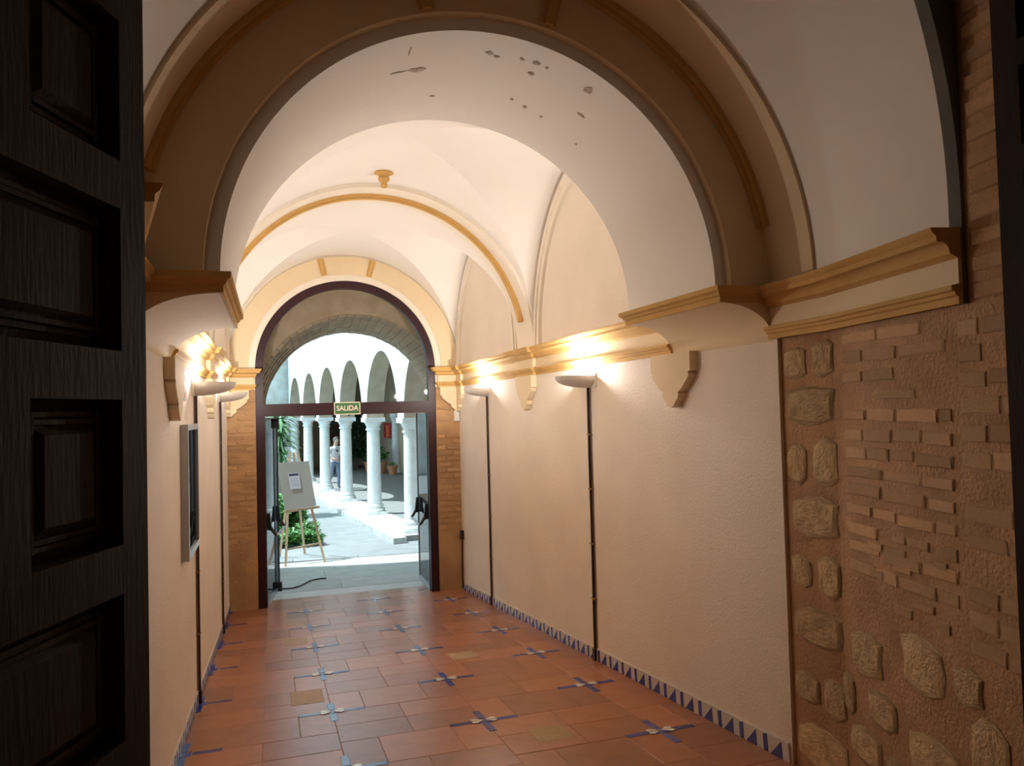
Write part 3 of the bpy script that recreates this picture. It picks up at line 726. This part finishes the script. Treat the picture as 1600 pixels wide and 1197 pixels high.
struct(quadbox(MB(), -2.6, 22.0, 4.2, 4.5, ZG, 6.0).build('wall_gallery_back', tanwall), 'tan plastered back wall of the gallery', 'wall')
struct(quadbox(MB(), 21.6, 22.0, -.3, 4.5, ZG, 7.0).build('wall_gallery_end', tanwall), 'tan wall closing the far end of the gallery', 'wall')
struct(quadbox(MB(), 16.95, 17.4, -16, .22, ZG, 7.0).build('wall_courtyard_end', mat('worn_limewash',(.62,.60,.56),.95,(.46,.40,.35),2.2,bump=.5,bscale=9)), 'worn pale wall closing the far end of the courtyard', 'wall')
struct(quadbox(MB(), 17.4, 21.7, -.3, .0, ZG, 4.7).build('wall_gallery_inner', tanwall), 'inner wall of the gallery beyond the last arch', 'wall')
struct(quadbox(MB(), -2.6, 22.0, -.1, 4.5, 4.6, 4.8).build('ceiling_gallery', tanwall), 'ceiling of the courtyard gallery', 'ceiling')

# columns
def column_proto(label):
    r = empty('column'); tag(r, label, 'column', 'white marble columns of the courtyard arcade')
    b = MB(); b.box(-.26,.26,-.26,.26,0,.07); b.lathe([(.25,.07),(.265,.10),(.25,.14),(.215,.155),(.205,.18),(.225,.20),(.22,.235),(.185,.25)], n=24); b.build('base', stonecol, r, smooth=40)
    MB().lathe([(.185,.25),(.178,.30),(.172,.9),(.16,2.05),(.155,2.10)], n=24).build('shaft', stonecol, r, smooth=40)
    c = MB(); c.lathe([(.155,2.10),(.185,2.11),(.19,2.135),(.18,2.155),(.165,2.165),(.17,2.20),(.20,2.27),(.235,2.32)], n=24); c.box(-.25,.25,-.25,.25,2.32,2.43); c.build('capital', stonecol, r, smooth=40)
    return r
cp = ['marble column nearest the glass door, right foreground of the courtyard', 'marble column second nearest the glass door', 'marble column just right of the man in the white shirt', 'marble column just left of the man in the white shirt', 'marble column fifth from the glass door, behind the easel board', 'marble column farthest along the arcade, beside the drooping leaves']
c0 = None
for k in range(6):
    p = aw_(SP*k, 0)
    if c0 is None: c0 = column_proto(cp[0]); c = c0
    else:
        c = c0.copy(); COL.objects.link(c); c['label'] = cp[k]
        for ch in list(c0.children):
            q = ch.copy(); COL.objects.link(q); q.parent = c
    c.location = (p.x, p.y, ZP+.012); c.rotation_euler = (0,0,ARZ)

# ------------------------------------------------------------------ courtyard things
# easel
ea = empty('easel', (.53, 14.5, ZG+.015)); tag(ea, 'pine easel standing just outside the glass door', 'easel')
EO = ea.location
def bar(p, q, w0=.042, t0=.022, nm='leg', par=ea, m=pine, o=EO):
    p, q = Vector(p)-o, Vector(q)-o; d = (q-p); L_ = d.length; x = d.cross(Vector((0,1,0))).normalized(); y = d.normalized().cross(x)
    b = MB(); vs = [c+x*sx*w0/2+y*sy*t0/2 for c in (p, q) for sx, sy in ((-1,-1),(1,-1),(1,1),(-1,1))]
    b.add(vs, [(0,1,2,3),(7,6,5,4),(0,4,5,1),(1,5,6,2),(2,6,7,3),(3,7,4,0)]); return b.build(nm, m, par)
zg = ZG+.016
bar((.19,14.22,zg), (.30,14.72,.90)); bar((.87,14.32,zg), (.44,14.74,.90)); bar((.56,15.35,zg), (.37,14.80,.90), nm='rear_leg'); bar((.10,15.25,zg), (.32,14.80,.6), nm='rear_leg')
bar((.20,14.30,-.80), (.80,14.40,-.74), .03, .02, 'cross_bar'); bar((.17,14.46,-.15), (.80,14.50,-.10), .04, .04, 'ledge')
bd = empty('display_board', (.47, 14.49, -.10)); tag(bd, 'plain grey display board resting on the pine easel', 'board')
BO = bd.location
def slab(c4, t, nm, m, par, o):
    v = [Vector(c)-o for c in c4]; nrm = (v[1]-v[0]).cross(v[3]-v[0]).normalized()*t; b = MB()
    b.add(v+[q+nrm for q in v], [(0,1,2,3),(7,6,5,4),(0,4,5,1),(1,5,6,2),(2,6,7,3),(3,7,4,0)]); return b.build(nm, m, par)
BL, BR, TR, TL = Vector((.195,14.44,-.125)), Vector((.745,14.48,-.075)), Vector((.635,14.66,.73)), Vector((.078,14.62,.725))
slab((BL,BR,TR,TL), -.012, 'panel', boardm, bd, BO)
def onb(u, v, off=0): p = (BL*(1-u)+BR*u)*(1-v)+(TL*(1-u)+TR*u)*v; return p+Vector((0,-off,0))
sh = empty('paper_notice', onb(.47,.45,.004)); tag(sh, 'white paper notice with dark header stuck on the display board', 'paper')
sht = slab((onb(.28,.42,.004),onb(.62,.42,.004),onb(.62,.76,.004),onb(.28,.76,.004)), .002, 'sheet', paper, sh, sh.location)
slab((onb(.30,.70,.006),onb(.60,.70,.006),onb(.60,.75,.006),onb(.30,.75,.006)), .001, 'header_strip', navy, sht, sh.location)
for k in range(5): slab((onb(.32,.48+.04*k,.006),onb(.57,.48+.04*k,.006),onb(.57,.488+.04*k,.006),onb(.32,.488+.04*k,.006)), .001, 'text_line', mat('grey_print',(.45,.46,.55),.6), sht, sh.location)
# loose cable on the porch floor
tag(MB().tube([(x, y, ZG+.026) for x, y in ((.07,12.40),(.16,12.36),(.26,12.37),(.36,12.45),(.45,12.60),(.52,12.75),(.60,12.84),(.72,12.88),(.80,12.87))], .011, 6).build('floor_cable', black), 'black cable lying curved on the porch floor', 'cable')

# planting bed beside the easel
bed = struct(MB().box(-4.2, .75, 18.2, 24, ZG-.05, ZG+.10).build('planting_bed', soil), 'dark soil bed left of the courtyard path', 'planting bed')
gc = MB(); r_ = random.Random(11)
def leaf_quad(mb, c, d, n_, L_, W_):
    d = Vector(d).normalized(); s_ = d.cross(Vector(n_)).normalized(); c = Vector(c)
    mb.add([c, c+d*L_*.5+s_*W_/2+Vector((0,0,.01)), c+d*L_-Vector((0,0,L_*.2)), c+d*L_*.5-s_*W_/2+Vector((0,0,.01))], [(0,1,2),(0,2,3)])
def cover(mb, x0, x1, y0, y1, z, cnt, hh, L0, L1):
    for _ in range(cnt):
        x, y = r_.uniform(x0,x1), r_.uniform(y0,y1); a = r_.uniform(0,2*PI); el = r_.uniform(.1,1.0); zz = z+r_.uniform(0,1)**.6*hh*(.7+.3*math.sin(x*5+y*3))
        leaf_quad(mb, (x,y,zz), (math.cos(a)*math.cos(el),math.sin(a)*math.cos(el),math.sin(el)), (r_.uniform(-.3,.3),r_.uniform(-.3,.3),1), r_.uniform(L0,L1), r_.uniform(L0,L1)*.55)
cover(gc, -1.6, .92, 16.2, 18.0, ZG, 6000, .26, .08, .16)
gco = gc.build('ground_cover', leafg); gco.location = (0, 0, 0); tag(gco, 'low leafy green ground cover behind the easel', 'plant', kind='stuff')
gh = MB(); cover(gh, -1.6, .66, 18.35, 20.0, ZG, 4600, .75, .12, .24)
tag(gh.build('leafy_shrub', leafg), 'taller leafy shrubs behind the ground cover', 'plant', kind='stuff')
# drooping strap-leaved plant
def strap_plant(loc, h, n_, L_, label, m=leafy):
    r = empty('strap_leaf_plant', loc); tag(r, label, 'plant')
    MB().tube([(0,0,0),(.03,.02,h*.5),(0,0,h)], [.06,.05,.04], 8).build('trunk', mat('grey_bark',(.28,.23,.17),.9), r)
    b = MB()
    for k in range(n_):
        a = r_.uniform(0,2*PI); z0 = h*r_.uniform(.45,1.0); el = r_.uniform(.2,1.2); l = L_*r_.uniform(.7,1.1); pts = []; p = Vector((0,0,z0)); d = Vector((math.cos(a)*math.cos(el), math.sin(a)*math.cos(el), math.sin(el)))
        for i in range(7): pts.append(p.copy()); p = p+d*l/6; d = (d+Vector((0,0,-.34))).normalized()
        s_ = Vector((-math.sin(a), math.cos(a), 0)); vs = []; fs = []
        for i, q in enumerate(pts):
            wd = .045*(1-(i/6)**2)+.004; vs += [q-s_*wd, q+s_*wd, q+Vector((0,0,-.008))]
        for i in range(6): fs += [(i*3, i*3+1, i*3+4, i*3+3), (i*3+1, i*3+2, i*3+5, i*3+4), (i*3+2, i*3, i*3+3, i*3+5)]
        b.add(vs, fs)
    b.build('leaves', m, r)
strap_plant((.17, 21.2, ZG+.1), 2.45, 260, .68, 'tall plant with long drooping green strap leaves left of the arcade')

# potted plants in the gallery
def potted(p, r0, h, fl_, label, cnt, m=leafg):
    o = empty('potted_plant', (p[0], p[1], ZP+.002)); tag(o, label, 'plant', 'potted plants by the gallery wall')
    po = MB().lathe([(r0*.7,0),(r0,h*.85),(r0*1.12,h*.86),(r0*1.12,h),(r0*.98,h),(r0*.95,h*.92)], n=20).build('pot', terrapot, o, smooth=40)
    MB().lathe([(r0*.95,h*.90),(r0*.3,h*.93)], n=16).build('soil', soil, po)
    b = MB()
    for k in range(cnt):
        a = r_.uniform(0,2*PI); e_ = r_.uniform(.2,1.4); rad = fl_*r_.uniform(.1,.6); c = (rad*math.cos(a)*math.cos(e_), rad*math.sin(a)*math.cos(e_), h+fl_*.1+fl_*r_.uniform(0,.9)*math.sin(e_))
        leaf_quad(b, c, (math.cos(a)*.8, math.sin(a)*.8, r_.uniform(-.2,.8)), (0,0,1), .26*fl_/.6, .15*fl_/.6)
    for k in range(6):
        a = 2*PI*k/6; b.tube([(0,0,h*.9),(fl_*.2*math.cos(a),fl_*.2*math.sin(a),h+fl_*.5)], .012, 5)
    b.build('foliage', m, o)
potted((4.30,32.4), .28, .50, .60, 'largest potted plant with broad green leaves in the gallery', 90)
potted((4.66,31.4), .20, .38, .22, 'small terracotta pot right of the broad-leaved plant', 18)
potted((4.0,33.6), .24, .45, .45, 'terracotta potted plant behind the column, left of the broad-leaved plant', 40)
# dark climbing shrub against the far gallery wall
cs = empty('climbing_shrub', (3.55, 35.6, ZP)); tag(cs, 'dark leafy climbing shrub against the far gallery wall', 'plant')
b = MB()
for k in range(1500):
    t_ = r_.random(); a = r_.uniform(0,2*PI); rad = r_.random()**.6*(.75-.25*t_); c = (rad*math.cos(a), rad*math.sin(a)*.6, .5+2.4*t_)
    leaf_quad(b, c, (r_.uniform(-1,1),r_.uniform(-1,1),r_.uniform(-.6,.8)), (r_.uniform(-.5,.5),0.4,1), .24, .11)
b.build('foliage', leafd, cs)
st_ = MB()
for k in range(5): st_.tube([(.06*k-.12,0,0),(.1*k-.2,.05,.9),(.16*k-.32,.05,1.9)], [.03,.025,.015], 6)
st_.build('stems', mat('dark_bark',(.10,.08,.06),.9), cs)
# wheel ornament and signs on the far walls
whp = aw_(21.55, 2.55)
wh = empty('wall_ornament', (whp.x, whp.y, 1.05), ARZ); tag(wh, 'round wheel-like ornament on a dark red panel on the far gallery wall', 'ornament')
MB().box(-.65,.65,-.04,0,-.75,.65).build('panel', mat('dark_red_panel',(.20,.06,.05),.7), wh)
b = MB(); b.tube([(.40*math.cos(2*PI*i/24), -.07, .05+.40*math.sin(2*PI*i/24)) for i in range(25)], .05, 6, caps=False)
for k in range(4): b.tube([(-.38*math.cos(PI*k/4),-.07,.05-.38*math.sin(PI*k/4)),(.38*math.cos(PI*k/4),-.07,.05+.38*math.sin(PI*k/4))], .025, 6)
b.build('wheel', mat('iron_grey',(.16,.15,.15),.6), wh, smooth=50)
MB().box(.25,.55,-.06,-.04,.25,.5).build('yellow_plate', mat('yellow_plate',(.60,.45,.10),.6), wh)
fp = aw_(17.2, 4.19)
fe = empty('red_wall_cabinet', (fp.x, fp.y, .75), ARZ); tag(fe, 'tall red cabinet with a painted orange glare on the gallery wall', 'cabinet')
fh = MB().box(-.16,0,-.55,.55,-.30,.35).build('housing', redm, fe); MB().box(-.17,-.16,-.25,.05,-.25,.25).build('painted_glare', orange, fh)  # glare on the cabinet front is put in as an orange patch
pp = aw_(16.0, 4.10); pil = tag(MB().lathe([(.24,0),(.24,.12),(.18,.16),(.16,2.2),(.19,2.25),(.25,2.4),(.25,2.5)], n=20).build('half_column', stonecol, smooth=40), 'pale engaged column against the gallery back wall', 'column'); pil.location = (pp.x, pp.y, ZP)

# ------------------------------------------------------------------ man in the gallery
def man(loc, rz):
    r = empty('person', loc, rz); tag(r, 'man in white shirt and grey-blue trousers walking with head bowed between two columns', 'person')
    J = {'pel':(0,0,.92),'w':(0,.0,1.04),'ch':(0,-.03,1.26),'nk':(.0,-.06,1.46),'hd0':(.0,-.10,1.54),'hd1':(.0,-.14,1.64),'hd2':(0,-.13,1.73),
         'ls':(.17,-.04,1.40),'le':(.24,-.02,1.13),'lh':(.12,-.22,1.03),'rs':(-.17,-.04,1.40),'re':(-.25,.0,1.13),'rh':(-.14,-.20,1.00),
         'lhip':(.09,0,.88),'lk':(.10,-.10,.49),'la':(.10,-.05,.09),'lt':(.11,-.22,.035),'rhip':(-.09,0,.88),'rk':(-.10,.05,.49),'ra':(-.12,.26,.12),'rt':(-.12,.14,.035)}
    Rr = {'pel':(.16,.12),'w':(.155,.115),'ch':(.17,.12),'nk':(.065,.065),'hd0':(.075,.085),'hd1':(.085,.10),'hd2':(.06,.07),'ls':(.075,.075),'le':(.05,.05),'lh':(.038,.038),'rs':(.075,.075),'re':(.05,.05),'rh':(.038,.038),
          'lhip':(.10,.10),'lk':(.07,.07),'la':(.045,.05),'lt':(.04,.035),'rhip':(.10,.10),'rk':(.07,.07),'ra':(.045,.05),'rt':(.04,.035)}
    E = [('pel','w'),('w','ch'),('ch','nk'),('nk','hd0'),('hd0','hd1'),('hd1','hd2'),('ch','ls'),('ls','le'),('le','lh'),('ch','rs'),('rs','re'),('re','rh'),('pel','lhip'),('lhip','lk'),('lk','la'),('la','lt'),('pel','rhip'),('rhip','rk'),('rk','ra'),('ra','rt')]
    # fingers, each its own short chain rooted in the palm
    for h, sx in (('lh',-1),('rh',1)):
        base = Vector(J[h])
        for i in range(4):
            p0 = base+Vector((sx*.035, -.045, .024-.016*i)); p1 = p0+Vector((sx*.03,-.02-.004*(1.5-abs(i-1.5)),-.004)); p2 = p1+Vector((sx*.022,.004,-.012))
            for nme, p in ((f'{h}f{i}a',p0),(f'{h}f{i}b',p1),(f'{h}f{i}c',p2)): J[nme] = tuple(p); Rr[nme] = (.0095,.0095)
            E.append((h,f'{h}f{i}a')); E.append((f'{h}f{i}a',f'{h}f{i}b')); E.append((f'{h}f{i}b',f'{h}f{i}c'))
        t0 = base+Vector((0,-.04,.04)); t1 = t0+Vector((sx*.03,-.015,.01))
        J[h+'t0'] = tuple(t0); J[h+'t1'] = tuple(t1); Rr[h+'t0'] = (.011,.011); Rr[h+'t1'] = (.01,.01); E += [(h,h+'t0'),(h+'t0',h+'t1')]
    ks = list(J); me = bpy.data.meshes.new('body'); me.from_pydata([J[k] for k in ks], [(ks.index(a), ks.index(b)) for a, b in E], [])
    o = link('tmp_body', me); sk = o.modifiers.new('skin','SKIN'); ss = o.modifiers.new('sub','SUBSURF'); ss.levels = 2
    for i, k in enumerate(ks):
        d = me.skin_vertices[0].data[i]; d.radius = Rr[k]; d.use_root = (k == 'pel')
    bpy.context.view_layer.update()
    bm_ = bpy.data.meshes.new_from_object(o.evaluated_get(bpy.context.evaluated_depsgraph_get())); bpy.data.objects.remove(o)
    bm_.name = 'body'; bm_.materials.clear()
    for m in (skin, shirt, jeans, mat('dark_shoe',(.05,.04,.035),.6)): bm_.materials.append(m)
    for p in bm_.polygons:
        c = p.center; p.use_smooth = True
        if c.z > 1.455: i = 0
        elif c.z > .96 and (abs(c.x) > .13 or c.y < -.14) and c.z < 1.15 and c.y < -.06: i = 0
        elif c.z > .93: i = 1
        elif c.z > .085: i = 2
        else: i = 3
        p.material_index = i
    link('body', bm_, r)
    hr = MB(); vs = []
    hr.lathe([(.03,.098),(.07,.085),(.092,.055),(.098,.02),(.096,-.01),(.085,-.03)], n=18); hr.v = [(x*.95, y*1.08+.02, z_) for x, y, z_ in hr.v]
    ho = hr.build('hair', hairm, r, smooth=60); ho.location = (0,-.118,1.672); ho.rotation_euler = (-.5,0,0)
    f = MB()
    f.lathe([(.0,.018),(.012,.008),(.014,-.008),(.0,-.016)], c=(0,-.228,1.625), n=8); f.build('nose', skin, r, smooth=60)
    for s in (-1,1):
        MB().lathe([(.0,.02),(.012,.012),(.014,-.01),(.0,-.028)], c=(s*.088,-.12,1.63), n=8).build('ear', skin, r, smooth=60)
        MB().lathe([(.0,.006),(.009,.0),(.0,-.006)], c=(s*.032,-.212,1.655), n=8).build('eye', black, r)
    MB().box(-.025,.025,-.218,-.205,1.588,1.594).build('mouth', mat('lip_tone',(.40,.20,.17),.6), r)
    MB().box(-.03,.03,-.172,-.160,1.26,1.34).build('sunglasses_at_collar', black, r)
    return r
p = (2.02, 26.9)
man((p[0], p[1], ZP+.004), math.radians(28))
